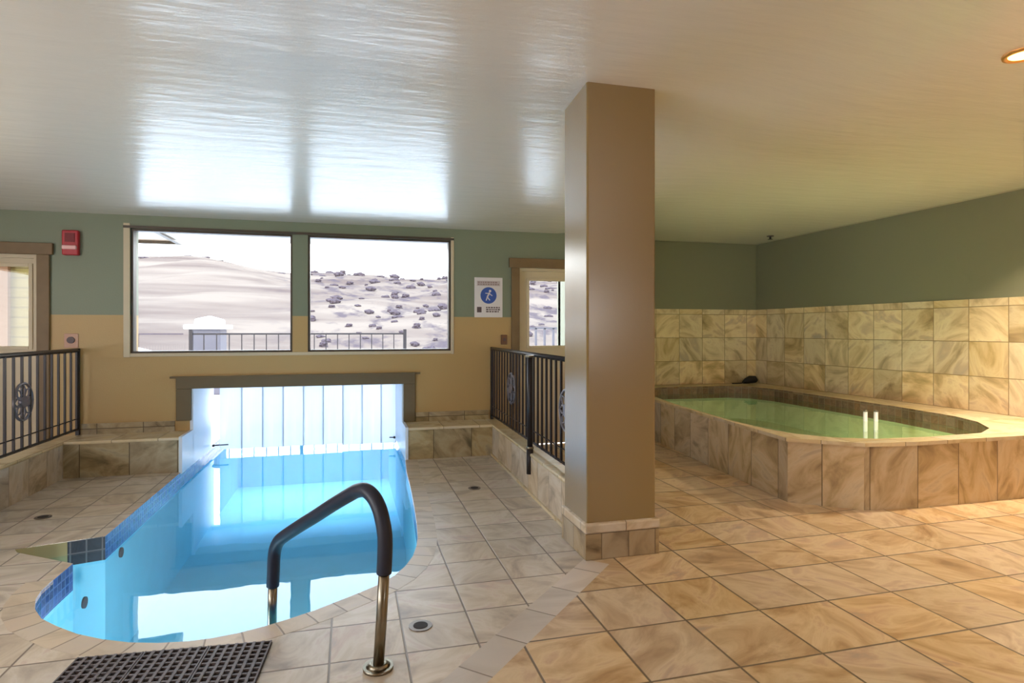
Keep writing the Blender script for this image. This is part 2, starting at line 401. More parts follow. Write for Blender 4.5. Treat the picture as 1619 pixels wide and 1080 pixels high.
# pool outline at deck level, counter-clockwise seen from above
near = [(-1.60,3.95),(-1.595,3.80),(-1.57,3.68),(-1.52,3.555),(-1.44,3.43),(-1.335,3.325),(-1.21,3.215),(-1.08,3.13),(-.95,3.065),(-.82,3.025),(-.70,3.008),(-.60,3.01),
        (-.49,3.03),(-.38,3.068),(-.27,3.12),(-.16,3.18),(-.03,3.27),(.07,3.34),(.16,3.41),(.25,3.51),(.32,3.63),(.38,3.78),(.42,3.95),(.447,4.12),(.475,4.45),(.50,4.87),(.53,5.5),(.55,6.09),(.585,6.62)]
notch = [(-1.60,4.70),(-2.06,4.565),(-2.02,4.50),(-1.60,4.20)]
YP = 9.8
outline = near+[(.60,7.05),(.60,YP),(-1.60,YP)]+notch
L0 = (1.386, 3.472)
def Lp(t): return (L0[0]+t, L0[1]+1.03*t)
strip_off = (.118, -.114)
def off(p, k=1): return (p[0]+strip_off[0]*k, p[1]+strip_off[1]*k)
# offset of the near curve for the coping
def offset_curve(pts, d):
    out = []
    for i, p in enumerate(pts):
        a = Vector(pts[max(i-1, 0)]); b = Vector(pts[min(i+1, len(pts)-1)]); t = (b-a).normalized()
        out.append((p[0]+t.y*d, p[1]-t.x*d))
    return out
cop_in = near
cop_out = offset_curve(near, .13)
cop_out[-1] = (.715, 6.62); cop_out[0] = (-1.73, 3.95)
hole = cop_out+[(.60,6.62),(.60,7.9),(-1.60,7.9)]+notch+[(-1.60,3.95)]
# the two ends of the hole touch the boundary, so the poolside floor is one simple polygon
pf = [(XL,-4.2)]+[Lp(-7.44), L0, (1.52,3.6), (1.60,7.1), (.60,7.1), (.60,6.62)]+list(reversed(cop_out))+[(-1.60,3.95)]+[(-1.60,4.20),(-2.02,4.50),(-2.06,4.565),(-1.60,4.70)]+[(-1.60,7.1),(XL,7.1)]
pf = [p for i, p in enumerate(pf) if i == 0 or (Vector(p)-Vector(pf[i-1])).length > 1e-5]
mb = MB(); mb.poly(pf, [], 0); f2 = mb.build('floor_poolside', M['floor2'], kind='structure', origin=(0,0,0))
mb = MB(); mb.poly([off(Lp(-7.44)), (XR+.1,-4.2), (XR+.1,YS+.1), (3.0,YS+.1), (3.0,7.1), (1.60,7.1), (1.52,3.6), L0, off(L0)], [], 0)
mb.build('floor', M['floor'], kind='structure', origin=(0,0,0))
mb = MB(); a, b = Lp(-7.44), L0
mb.poly([a, off(a), off(b), b], [], .0)
st = mb.build('trim_1', M['strip'], kind='structure', origin=(0,0,0))
me = st.data; dd = Vector((1, 1.03)).normalized(); nn = Vector((1.03, -1)).normalized()
for lp in me.loops:
    p = me.vertices[lp.vertex_index].co; me.uv_layers[0].data[lp.index].uv = (p.x*dd.x+p.y*dd.y, (p.x-a[0])*nn.x+(p.y-a[1])*nn.y+.17)

# window wall
ops = [(-2.175,-.60,1.16,2.45), (-.44,1.15,1.16,2.45), (-1.60,.60,-.5,.80), (-3.95,-2.99,0,2.15), (1.98,2.80,0,2.15)]
mb = MB(); wall_cells(mb, XL, 3.25, -.0, 2.75, ops, lambda a,b,c,d: mb.box(a,b,YW,YW+.25,c,d))
mb.build('wall_back', M['backpaint'], kind='structure')
mb = MB(); mb.box(3.1,3.25,YW+.25,YS+.1,0,2.95); mb.build('wall_alcove', M['spapaint'], kind='structure')
mb = MB(); mb.box(3.1,XR+.15,YS,YS+.15,0,2.95); mb.build('wall_spa', M['spapaint'], kind='structure')
mb = MB(); mb.box(XR,XR+.15,YB,YS,0,2.98); mb.build('wall_right', M['spapaint'], kind='structure')
# unseen walls behind and left of the camera, openings added for soft fill light
mb = MB(); wall_cells(mb, XL, XR, 0, 3.0, [(3.4,4.8,1.2,2.2)], lambda a,b,c,d: mb.box(a,b,YB-.15,YB,c,d))
mb.build('wall_front', M['beige'], kind='structure')
mb = MB(); wall_cells(mb, YB-.15, YW, 0, 3.0, [(-3.0,-.6,.9,2.3),(.4,3.4,.6,2.35)], lambda a,b,c,d: mb.box(XL-.15,XL,a,b,c,d))
mb.build('wall_left', M['beige'], kind='structure')
# tile wainscot of the spa walls
mb = MB(); mb.box(3.25,XR-.012,YS-.012,YS,.30,1.737); mb.build('trim_2', M['walltile'], kind='structure')
mb = MB(); mb.box(XR-.012,XR,1.0,YS,.0,1.737); mb.build('trim_3', M['walltile'], kind='structure')
# low baseboard on the window wall
mb = MB()
for a,b in ((-2.62,-1.76),(.74,1.60)): mb.box(a,b,YW-.015,YW,.33,.452)
mb.build('baseboard_back', M['ledgetile'], kind='structure')
mb = MB(); mb.box(XL,-3.1,YW-.015,YW,0,.12); mb.build('baseboard_left', M['ledgetile'], kind='structure')

# pillar
PX0, PX1, PY0, PY1 = 1.40, 1.862, 3.455, 3.86
mb = MB(); mb.box(PX0,PX1,PY0,PY1,.0,3.0); p = mb.build('pillar', M['pillar'], kind='structure', bevel=.012)
mb = MB(); mb.box(PX0-.014,PX1+.016,PY0-.016,PY1+.012,0,.16); mb.build('tile_base', M['pillartile'], p, bevel=.003)
mb = MB(); mb.box(PX0-.02,PX1+.022,PY0-.022,PY1+.014,.16,.222); mb.build('tile_cap', M['curbtile'], p, bevel=.012)

# curbs and ledges round the pool deck
def curb(name, pts, capov, label):
    t = MB(); t.prism(pts, 0, .315); o = t.build(name, M['curbtile'], kind='structure')
    t = MB(); c = Vector((sum(p[0] for p in pts)/len(pts), sum(p[1] for p in pts)/len(pts)))
    q = [(p[0]+(capov if p[0] > c.x else -capov), p[1]) for p in pts]
    t.prism(q, .315, .345); t.build('cap', M['captile'], o, bevel=.01)
    t = MB()
    return o
lc = curb('trim_4', [(-2.80,3.0),(-2.615,3.0),(-2.60,YW),(-2.785,YW)], .006, '')
rc = curb('trim_5', [(1.468,PY1),(1.64,PY1),(1.73,YW),(1.56,YW)], .006, '')
t = MB(); t.prism([(1.45,PY1),(1.468,PY1),(1.56,YW),(1.54,YW)], 0, .022); t.build('cove', M['captile'], rc)
for i, (a, b) in enumerate(((-2.606,-1.60),(.60,1.548))):
    t = MB(); t.box(a, b, 6.62, YW, 0, .315); o = t.build('trim_%d' % (6+i), M['ledgetile'], kind='structure')
    t = MB(); t.box(a, b, 6.61, YW, .315, .345); t.build('cap', M['captile'], o, bevel=.01)

# swim-out passage: white liners, header frame
t = MB()
t.box(-1.615,-1.585,6.60,YW,-.01,.352); t.box(-1.615,-1.585,YW-.01,8.05,-.01,.80)
t.build('trim_8', M['white'], kind='structure')
t = MB()
t.box(.585,.615,6.60,YW,-.01,.352); t.box(.585,.615,YW-.01,8.05,-.01,.80)
t.build('trim_9', M['white'], kind='structure')
t = MB(); t.box(-1.7,.7,YW+.25,8.05,.80,.95); t.box(-1.7,-1.615,YW+.25,8.05,-.3,.8); t.box(.615,.7,YW+.25,8.05,-.3,.8)
t.build('trim_10', M['white'], kind='structure')
t = MB(); t.box(-1.745,.735,YW-.035,YW,.785,.905); t.box(-1.745,-1.60,YW-.03,YW,.452,.785); t.box(.60,.735,YW-.03,YW,.352,.785)
t.build('trim_11', M['darktrim'], kind='structure', bevel=.006)
t = MB(); t.box(-1.80,.79,YW-.045,YW-.0,.895,.915); t.build('trim_12', M['darktrim'], kind='structure')

# ------------------------------------------------------------ windows and doors
def frame_boxes(t, x0, x1, z0, z1, k, y0, y1):
    t.box(x0,x0+k,y0,y1,z0,z1); t.box(x1-k,x1,y0,y1,z0,z1); t.box(x0+k,x1-k,y0,y1,z1-k,z1); t.box(x0+k,x1-k,y0,y1,z0,z0+k)
    return t
for n, (x0, x1) in enumerate(((-2.175,-.60),(-.44,1.15)), 1):
    w = empty('window_%d' % n, ((x0+x1)/2, YW, 1.16), kind='structure')
    frame_boxes(MB(), x0-.0, x1+.0, 1.16, 2.45, .022, YW+.02, YW+.12).build('window_frame', M['framedark'], w)
    t = MB(); t.box(x0+.02, x1-.02, YW+.065, YW+.071, 1.18, 2.43); t.build('glass', M['glass'], w)
# casing round the pair of windows
t = MB(); t.box(-2.235,-2.175,YW-.012,YW+.01,1.12,2.50); t.box(1.15,1.185,YW-.012,YW+.01,1.12,2.485); t.box(-2.175,1.15,YW-.012,YW+.01,1.125,1.16)
t.build('trim_13', M['frame'], kind='structure', bevel=.004)
t = MB(); t.box(-2.235,1.185,YW-.018,YW,2.45,2.475); t.build('trim_14', M['framedark'], kind='structure')

def door(n, x0, x1, gx0, gx1, gz0, gz1, casing, label, hinge):
    d = empty('door_%d' % n, ((x0+x1)/2, YW, 0), kind='structure')
    t = MB(); y0, y1 = YW+.05, YW+.095
    wall_cells(t, x0+.03, x1-.03, .01, 2.12, [(gx0,gx1,gz0,gz1)], lambda a,b,c,e: t.box(a,b,y0,y1,c,e))
    leaf = t.build('door_leaf', M['frame'], d)
    frame_boxes(MB(), gx0-.03, gx1+.03, gz0-.03, gz1+.03, .035, y0-.012, y0+.002).build('glazing_bead', M['frame'], leaf, bevel=.004)
    t = MB(); t.box(gx0,gx1,YW+.07,YW+.075,gz0,gz1); t.build('glass', M['glass'], leaf)
    t = MB(); t.box(x0,x0+.035,YW+.0,YW+.12,0,2.15); t.box(x1-.035,x1,YW+.0,YW+.12,0,2.15); t.box(x0+.035,x1-.035,YW,YW+.12,2.115,2.15)
    t.build('jamb', M['frame'], d)
    t = MB(); k = casing
    t.box(x0-k,x0,YW-.03,YW,0,2.15); t.box(x1,x1+k,YW-.03,YW,0,2.15); t.box(x0-k-.03,x1+k+.03,YW-.04,YW,2.15,2.265)
    t.build('casing', M['trim'], d, bevel=.005)
    t = MB(); hx = x0+.09 if hinge > 0 else x1-.09
    t.tube([(hx,y0,.98),(hx,y0-.05,.98),(hx+.1*hinge,y0-.06,.98)], .011, 8); t.build('door_handle', M['steel'], leaf)
door(1, -3.95, -2.99, -3.82, -3.08, 1.235, 2.035, .11, '', 1)
door(2, 1.98, 2.80, 2.115, 2.66, 1.205, 2.005, .10, '', 1)

# ------------------------------------------------------------ swimming pool
pool = empty('swimming_pool', (-.5,5.5,0), 'freeform blue swimming pool running under the wall opening, tiled waterline', 'swimming pool')
MB().wallstrip(outline, -.95, -.16, True).poly(outline, [], -.95).build('basin', M['plaster'], pool)
main_band = near+[(.60,7.05),(.60,YP),(-1.60,YP),(-1.60,4.70)]
MB().wallstrip(main_band, -.16, 0).build('waterline_tile', M['bluetile'], pool)
MB().wallstrip([(-1.60,4.20),(-1.60,3.95)], -.16, 0).build('waterline_tile', M['bluetile'], pool)
n1 = notch; mid = (-1.80, 4.6405)
MB().wallstrip([n1[0], mid], -.16, 0).build('skimmer_tile', M['blacktile'], pool)
MB().wallstrip([mid, n1[1], n1[2], n1[3]], -.16, 0).build('skimmer_throat', M['throat'], pool)
MB().poly(outline, [], -.09).build('water', M['water'], pool)
for (x, yy, nx_, ny_) in ((-1.1,3.30,.35,.9),(.25,3.62,-.5,.85)):  # lamps added on the hidden near wall to brighten the pool
    t = MB(); c0 = Vector((x,yy,-.5)); d0 = Vector((nx_,ny_,0)).normalized()
    t.tube([c0-d0*.06, c0+d0*.02], .10, 20); t.build('added_underwater_light', M['signwhite'], pool)
    l = bpy.data.objects.new('lamp_light', bpy.data.lights.new('lamp_light', 'AREA')); col.objects.link(l); l.data.shape = 'DISK'; l.data.size = .18
    l.data.energy = 8; l.data.color = (.85,.95,1); l.parent = pool; l.location = c0+d0*.03-Vector((-.5,5.5,0)); l.rotation_euler = d0.to_track_quat('-Z','Z').to_euler()
for (yy_, z_) in ((4.35,-.30),(4.98,-.21)):
    MB().tube([(-1.60,yy_,z_),(-1.588,yy_,z_)], .035, 14).build('inlet_fitting', M['cover'], pool)
# curved coping with radial joints
cm = stone('coping_tile', .15, .5, 0, -.2, gw=.005, pal=[(0, (170, 152, 130)), (.5, (206, 190, 168)), (1, (200, 184, 170))], grout=(150, 134, 118))
t = MB(); n = len(cop_in)
t.add([(x,y,.004) for x,y in cop_in]+[(x,y,.001) for x,y in cop_out]+[(x,y,-.02) for x,y in cop_in]+[(x,y,-.03) for x,y in cop_out],
      [(i,n+i,n+i+1,i+1) for i in range(n-1)]+[(2*n+i,i,i+1,2*n+i+1) for i in range(n-1)]+[(n+i,3*n+i,3*n+i+1,n+i+1) for i in range(n-1)])
o = t.build('coping', cm, pool)
acc = [0]
for i in range(n-1): acc.append(acc[-1]+(Vector(cop_in[i+1])-Vector(cop_in[i])).length)
for lp in o.data.loops:
    k = lp.vertex_index; o.data.uv_layers[0].data[lp.index].uv = (acc[k % n], .1 if k < n else (.0 if k < 2*n else .12))

# strip curtain over the opening
cur = empty('strip_curtain', (-.5,7.95,0), 'translucent white vinyl strip curtain hanging in the pool wall opening', 'curtain')
t = MB(); t.box(-1.585,.585,7.93,7.99,.76,.80); t.build('track', M['white'], cur)
sx = [-1.50,-.955,-1.01,-.765,-.52,-.275,-.03,.215,.46]
for i, x in enumerate([-1.50+.236*k for k in range(9)]):
    t = MB(); seg = 8; w = .252; vs = []
    for k in range(seg+1):
        xx = x+w*k/seg; yy = 7.95+(.014 if i % 2 else 0)+.012*math.sin(math.pi*k/seg)
        if xx > .585: xx = .585
        zb = -.035 if i < 6 else -.05
        vs += [(xx,yy,zb),(xx,yy,.76),(xx,yy+.003,.76),(xx,yy+.003,zb)]
    fs = []
    for k in range(seg):
        for q in range(4): fs.append((4*k+q,4*(k+1)+q,4*(k+1)+(q+1)%4,4*k+(q+1)%4))
    fs += [(0,1,2,3),(4*seg+3,4*seg+2,4*seg+1,4*seg)]
    t.add(vs, fs); t.build('vinyl_strip', M['vinyl'], cur)
for k, (x, z) in enumerate(((-1.555,.03),(.558,.03))):
    t = MB(); t.tube([(x,7.86,z),(x,7.90,z)], .014, 12); t.tube([(x,7.88,z),(x+(.16 if k == 0 else -.06),7.90,z)], .007, 8); t.build('bracket_knob', M['iron'], cur)

# ------------------------------------------------------------ handrail
A = Vector((.116, 2.57, 0)); U = Vector((-.5612, .8277, 0))
def hp(r, z): return A+U*r+Vector((0,0,z))
rail = empty('pool_handrail', tuple(A), 'single curved pool handrail wrapped in black foam, chromed post on the tiles', 'handrail')
def catmull(pts, n=8):
    P = [pts[0]]+pts+[pts[-1]]; out = []
    for i in range(1, len(P)-2):
        for k in range(n):
            t = k/n; a,b,c,d = P[i-1],P[i],P[i+1],P[i+2]
            out.append(.5*((2*b)+(c-a)*t+(2*a-5*b+4*c-d)*t*t+(3*b-a-3*c+d)*t**3))
    return out+[pts[-1]]
hpost = MB().tube([hp(0,0), hp(-.022,.208), hp(-.04,.415)], .0225, 16).build('post', M['steel'], rail)
MB().disc((A.x,A.y), .062, 0, .012).disc((A.x,A.y), .05, .012, .024, r1=.032).build('flange', M['steel'], hpost)
fp = [hp(-.039,.405),hp(-.045,.49),hp(-.044,.56),hp(-.028,.62),hp(-.004,.668),hp(.035,.705),(hp(.085,.722)),hp(.14,.712),hp(.193,.688),hp(.33,.616),hp(.47,.538),hp(.62,.457),hp(.76,.378),hp(.815,.34),hp(.848,.295),hp(.862,.245),hp(.868,.17),hp(.874,.10)]
MB().tube(catmull(fp), .031, 18).build('foam_grip', M['foam'], rail)
MB().tube([hp(.874,.105),hp(.880,-.02),hp(.884,-.6)], .0225, 16).build('lower_post', M['steel'], rail)

# ------------------------------------------------------------ mat
matt = empty('drainage_mat', (-.75,2.6,0), 'grey perforated rubber mat lying on the tiles in front of the pool', 'mat')
ang = math.radians(-4.5); cA, sA = math.cos(ang), math.sin(ang); m0 = Vector((-1.115, 2.965))
def mp(a, b): return (m0.x+a*cA+b*sA*1.0, m0.y+a*sA-b*cA*1.0)
pw = .262
for q in range(3):
    t = MB(); a0 = q*pw+.002; a1 = (q+1)*pw-.002; nxh, nyh = 7, 17; ww = a1-a0; hh = .62
    def bar(x0, x1, y0, y1, z1):
        pts = [mp(x0,y1), mp(x1,y1), mp(x1,y0), mp(x0,y0)]; t.prism(pts, .002, z1)
    for i in range(nxh+1):
        x = a0+ww*i/nxh; hw = .0065
        bar(max(a0, x-hw), min(a1, x+hw), 0, hh, .013)
    for j in range(nyh+1):
        y = hh*j/nyh; hw = .005
        bar(a0, a1, max(0, y-hw), min(hh, y+hw), .011)
    t.build('mat_panel', M['rubber'], matt)
t = MB(); t.prism([mp(0,.62),mp(3*pw,.62),mp(3*pw,0),mp(0,0)], .0, .003); t.build('underside', M['rubberdark'], matt)

# ------------------------------------------------------------ hot tub
deck = [(3.445,4.19),(3.86,3.845),(4.32,3.785),(6.538,3.775),(6.538,8.708),(3.93,8.708)]
rim = [(3.575,5.1),(3.575,4.62),(3.64,4.33),(3.80,4.11),(4.10,3.965),(4.6,3.925),(5.2,3.96),(5.52,4.13),(5.80,4.45),(5.95,4.80),(6.06,5.6),(6.10,7.7),(6.0,8.12),(5.72,8.33),(4.6,8.36),(4.22,8.15),(3.98,7.7),(3.74,6.5)]
tub = empty('hot_tub', (5.0,6.2,0), 'raised built-in hot tub with stone tiled surround and pale green water', 'hot tub')
MB().wallstrip(deck[:4]+[], 0, .495, inward=False).wallstrip([deck[5], deck[0]], 0, .495, inward=False).build('surround', M['spatile'], tub)
do = [(3.43,4.185),(3.855,3.83),(4.317,3.77),(6.538,3.76),(6.538,8.708),(3.92,8.708)]
t = MB(); t.poly(do, [rim], .525); t.wallstrip(do, .495, .525, True, inward=False); t.poly(do, [rim], .495, up=False)
t.build('coping', M['captile'], tub)
MB().wallstrip(rim, .34, .525, True).build('waterline_tile', M['redtile'], tub)
cen = Vector((4.85, 6.1))
inner = [tuple(cen+(Vector(p)-cen)*.72) for p in rim]
MB().wallstrip(rim, .02, .34, True).poly(rim, [inner], .02).wallstrip(inner, -.40, .02, True).poly(inner, [], -.40).build('basin', M['spaplaster'], tub)
MB().poly(rim, [], .415).build('water', M['spawater'], tub)
for k, (x, y) in enumerate(((5.39,5.35),(5.50,5.32))):
    e = empty('grab_post', (x,y,.3), ['left of the two short white posts standing in the hot tub water','right of the two short white posts standing in the hot tub water'][k], 'post')
    MB().disc((x,y), .021, -.40, .52, 16).build('tube', M['signwhite'], e)
    MB().disc((x,y), .025, .52, .535, 16, .012).build('end_cap', M['drain'], e)
for (x, yy, nx_, ny_) in ((3.62,5.3,1,.1),(4.6,3.98,.05,1)):  # added lamps below the rim that make the tub water brighter
    t = MB(); c0 = Vector((x,yy,.2)); d0 = Vector((nx_,ny_,0)).normalized()
    t.tube([c0, c0+d0*.02], .07, 20); t.build('added_underwater_light', M['signwhite'], tub)
    l = bpy.data.objects.new('lamp_light', bpy.data.lights.new('lamp_light', 'AREA')); col.objects.link(l); l.data.shape = 'DISK'; l.data.size = .14
    l.data.energy = 8; l.data.color = (.9,1,.85); l.parent = tub; l.location = c0+d0*.03-Vector((5.0,6.2,0)); l.rotation_euler = d0.to_track_quat('-Z','Z').to_euler()
# black object in the far corner
e = empty('black_pouch', (6.36,8.6,.525), 'small black pouch in the far corner of the hot tub ledge', 'pouch')
t = MB(); t.tube([(6.22,8.62,.54),(6.27,8.61,.565),(6.34,8.60,.59),(6.43,8.60,.59),(6.47,8.60,.57)], [.018,.045,.062,.06,.03], 12)
o = t.build('body', M['black'], e)
MB().tube([(6.24,8.6,.545),(6.15,8.58,.535),(6.08,8.60,.533),(6.02,8.62,.533)], .008, 8).build('strap', M['black'], e)

# ------------------------------------------------------------ railings on the curbs
def railing(name, xf, ys, top, bot, label, medals, post_y=None):
    y0, y1 = ys
    e = empty(name, (xf((y0+y1)/2), (y0+y1)/2, .345), label, 'railing')
    t = MB(); t.tube([(xf(y0),y0,top-.018),(xf(y1),y1,top-.018)], .02, 4); t.build('top_rail', M['iron'], e)
    t = MB(); t.tube([(xf(y0),y0,bot+.01),(xf(y1),y1,bot+.01)], .013, 4); t.build('bottom_rail', M['iron'], e)
    t = MB(); t.tube([(xf(y0),y0,bot+.115),(xf(y1),y1,bot+.115)], .006, 4); t.build('middle_rail', M['iron'], e)
    y = y1-.035; 
    while y > y0:
        x = xf(y); t = MB(); h = .0085
        t.box(x-h,x+h,y-h,y+h,bot,top-.02); t.build('baluster', M['iron'], e); y -= .1305
    for yf in (y0+.02, y1-.012):
        x = xf(yf); t = MB(); t.box(x-.016,x+.016,yf-.016,yf+.016,.345,top+.0); t.build('end_post', M['iron'], e)
    for my in medals:
        x = xf(my); mz = .80; m_ = MB(); ra, rb = .15, .155
        ring = [(x, my+ra*math.cos(a), mz+rb*math.sin(a)) for a in [2*math.pi*k/28 for k in range(29)]]
        m_.tube(ring, .012, 6)
        for k in range(8):     # scrolled petals inside the oval
            a = math.pi*2*k/8
            pt = [(x, my+ra*r*math.cos(a+w), mz+rb*r*math.sin(a+w)) for r, w in ((.12,0),(.4,.35),(.7,.3),(.95,0),(.7,-.3),(.4,-.35),(.12,0))]
            m_.tube(pt, .008, 6)
        m_.tube([(x-.016,my,mz),(x+.016,my,mz)], .05, 14)
        m_.build('medallion', M['medal'], e)
    return e
railing('railing', lambda y: -2.66+.004*y, (3.02,7.03), 1.215, .395, 'black iron railing with oval medallions on the left curb, left of the pool', (5.97,4.02))
re = railing('railing', lambda y: 1.575+(y-4)*.027-.02, (3.95,7.03), 1.20, .385, 'black iron railing with medallions on the right curb, beside the pillar', (6.02,4.25))
t = MB(); t.tube([(1.50,5.0,.40),(1.50,5.0,1.165)], .024, 12); gp = t.build('gate_post', M['iron'], re)
t = MB(); t.tube([(1.50,5.0,.165),(1.50,5.0,.38)], .03, 12); t.box(1.49,1.56,4.975,5.025,.18,.30); t.build('post_socket', M['iron'], gp)
t = MB(); t.tube([(1.50,5.0,.38),(1.50,5.0,.40)], .034, 14); t.build('collar', M['steel'], gp)
t = MB(); t.tube([(1.50,5.0,1.165),(1.50,5.0,1.185)], .036, 14); t.build('post_cap', M['steel'], gp)

# ------------------------------------------------------------ wall fittings
y = YW
e = empty('fire_alarm', (-2.69,y,2.14), 'red fire alarm horn strobe high on the wall left of the windows', 'fire alarm')
fb = MB().box(-2.765,-2.62,y-.055,y,2.15,2.40).build('body', M['red'], e, bevel=.012)
MB().box(-2.755,-2.63,y-.085,y-.05,2.205,2.245).build('strobe_lens', M['lens'], fb, bevel=.01)
MB().box(-2.735,-2.65,y-.062,y-.05,2.28,2.37).build('horn_grille', mat('dark_red', lin(120,20,30), .5), fb)
e = empty('pull_station', (-2.695,y,1.22), 'small pinkish wall plate with dark centre above the left railing', 'wall plate')
MB().box(-2.76,-2.635,y-.012,y,1.222,1.365).build('plate', M['plate'], e, bevel=.004)
MB().tube([(-2.697,y-.03,1.30),(-2.697,y-.01,1.30)], .034, 14).build('button', M['signdark'], e)
e = empty('wall_switch', (1.788,y,1.225), 'small brown switch box beside the right door casing', 'switch')
MB().box(1.75,1.826,y-.03,y,1.228,1.345).build('box', M['copper'], e, bevel=.006)
MB().box(1.778,1.798,y-.042,y-.03,1.27,1.305).build('toggle', M['signdark'], e)
# notice sign
sg = empty('pool_sign', (1.60,y,1.55), 'white notice sign with a blue round pictogram right of the windows', 'sign')
X0, X1, Z0, Z1 = 1.43, 1.772, 1.552, 2.025
MB().box(X0,X1,y-.008,y,Z0,Z1).build('panel', M['signwhite'], sg, bevel=.003)
MB().box(X0+.03,X1-.03,y-.0095,y-.008,1.925,1.985).build('header_band', mat('sign_pale', lin(196,184,188), .5), sg)
t = MB()
for r_ in range(2):
    x = X0+.04
    while x < X1-.06:
        w = random.uniform(.016,.034); t.box(x,x+w,y-.0105,y-.0095,1.935+r_*.024,1.951+r_*.024); x += w+.008
t.build('header_text', M['signtext'], sg)
cx, cz, R = 1.60, 1.812, .098
vs = [(cx+R*math.cos(2*math.pi*k/40), y-.0095, cz+R*math.sin(2*math.pi*k/40)) for k in range(40)]
t = MB(); t.tube([(cx,y-.0095,cz),(cx,y-.008,cz)], R, 40); t.build('blue_disc', M['signblue'], sg)
t = MB()   # little swimmer-like white figure: head, leaning body, two legs
t.tube([(cx+.018,y-.0115,cz+.052),(cx+.018,y-.0095,cz+.052)], .015, 14)
def bar2(x0,z0,x1,z1,w):
    d = Vector((x1-x0, z1-z0)).normalized(); n_ = Vector((-d.y, d.x))*w
    t.add([(x0+n_.x,y-.0112,z0+n_.y),(x0-n_.x,y-.0112,z0-n_.y),(x1-n_.x,y-.0112,z1-n_.y),(x1+n_.x,y-.0112,z1+n_.y)],[(0,1,2,3)])
bar2(cx+.012,cz+.034,cx-.016,cz-.02,.009); bar2(cx-.016,cz-.02,cx-.03,cz-.062,.006); bar2(cx-.014,cz-.02,cx+.016,cz-.058,.006); bar2(cx+.008,cz+.022,cx+.046,cz-.004,.005); bar2(cx+.004,cz+.024,cx-.04,cz+.026,.005)
t.build('figure', M['signwhite'], sg)
t = MB(); t.box(X0+.03,X0+.085,y-.0095,y-.008,1.61,1.675); t.build('small_symbol', M['signdark'], sg)
t = MB()
for r_ in range(3):
    x = X0+.14
    while x < X1-.05:
        w = random.uniform(.014,.032); t.box(x,x+w,y-.0095,y-.008,1.612+r_*.024,1.628+r_*.024); x += w+.008
t.build('caption_text', M['signdark'], sg)

# floor drains
for (x, yy, lab) in ((.326,2.886,'round floor drain in the tiles right of the handrail foot'), (1.071,5.279,'small round floor drain on the deck between pool and right railing'), (-2.211,5.294,'small round floor drain on the deck left of the pool')):
    e = empty('floor_drain', (x,yy,0), lab, 'drain')
    t = MB(); r = .055
    for k in range(24):
        pass
    t.disc((x,yy), r, 0, .004); t.build('rim', M['drain'], e)
    t = MB(); t.disc((x,yy), r*.62, .004, .006); t.build('grate', M['rubberdark'], e)

# ------------------------------------------------------------ ceiling lamps and sprinkler
def downlight(x, yy, label, group=None, power=DOWN, color=(1,.82,.6)):
    z = zc(x, min(yy, YW))
    e = empty('recessed_light', (x,yy,z), label, 'ceiling light', group)
    t = MB(); seg = 28; n = seg
    prof = [(.095,z-.001),(.092,z-.012),(.078,z-.014),(.068,z-.006)]
    vs = [(x+r*math.cos(2*math.pi*k/seg), yy+r*math.sin(2*math.pi*k/seg), h) for r, h in prof for k in range(seg)]
    t.add(vs, [(j*seg+k,(j+1)*seg+k,(j+1)*seg+(k+1)%seg,j*seg+(k+1)%seg) for j in range(len(prof)-1) for k in range(seg)], True)
    tr_ = t.build('trim_ring', M['brass'], e)
    MB().disc((x,yy), .068, z-.007, z-.005).build('lens', M['lamp'], tr_)
    l = bpy.data.objects.new('lamp_light', bpy.data.lights.new('lamp_light', 'AREA')); col.objects.link(l)
    l.data.shape = 'DISK'; l.data.size = .13; l.data.energy = power; l.data.spread = math.radians(115); l.data.color = color; l.parent = e; l.location = (0,0,-.02)
    return e
downlight(3.35, 2.33, power=9, label='recessed ceiling downlight with warm lamp at the top right corner')
for x, yy in ((5.75,3.75),(5.3,-.6),(-3.4,2.2)):  # unseen extra downlights, added to lift the spa and room light
    downlight(x, yy, power=44 if yy > 3 else DOWN, label='round recessed downlight added out of view to brighten the room', group='added downlights out of view')
sx_, sy_ = 6.13, 7.83
e = empty('fire_sprinkler', (sx_,sy_,2.82), 'dark fire sprinkler head on the ceiling over the hot tub', 'sprinkler')
MB().disc((sx_,sy_), .05, 2.808, 2.82).build('escutcheon', M['signdark'], e)
MB().disc((sx_,sy_), .014, 2.77, 2.808, 12).disc((sx_,sy_), .035, 2.765, 2.77, 16).build('deflector', M['iron'], e)

# ------------------------------------------------------------ outdoors
GZ = -.02
t = MB(); t.box(-30,-1.72,YW+.25,16,GZ-.3,GZ); t.box(.72,30,YW+.25,16,GZ-.3,GZ); t.box(-1.72,.72,YP+.01,16,GZ-.3,GZ)
t.box(-1.72,-1.61,8.05,YP+.01,GZ-.3,-.001); t.box(.61,.72,8.05,YP+.01,GZ-.3,-.001)
t.build('ground', M['patio'], kind='structure')
t = MB(); t.box(XL-1,3.4,YW+.25,8.0,2.66,2.85); t.build('trim_15', M['framedark'], kind='structure')
pr_ = empty('porch_roof', (-4.5,8.6,2.5), 'corner of a timber porch roof outside, top left of the left window', 'roof')
MB().box(-7,-2.25,8.0,9.1,2.60,2.66).build('soffit', M['wood'], pr_); MB().box(-7,-2.22,9.1,9.16,2.56,2.78).build('fascia', M['framedark'], pr_)
MB().box(-2.25,-2.19,8.0,9.16,2.56,2.78).build('fascia', M['framedark'], pr_)
sd = empty('porch_wall', (-5.2,9.4,0), 'yellow boarded porch wall seen through the left door glass', 'wall')
MB().box(-7.5,-3.98,9.4,9.5,0,2.6).build('boards', M['siding'], sd); MB().box(-4.42,-4.29,9.33,9.4,0,2.6).build('post', mat('orange_wood', lin(104,66,32), .6), sd)
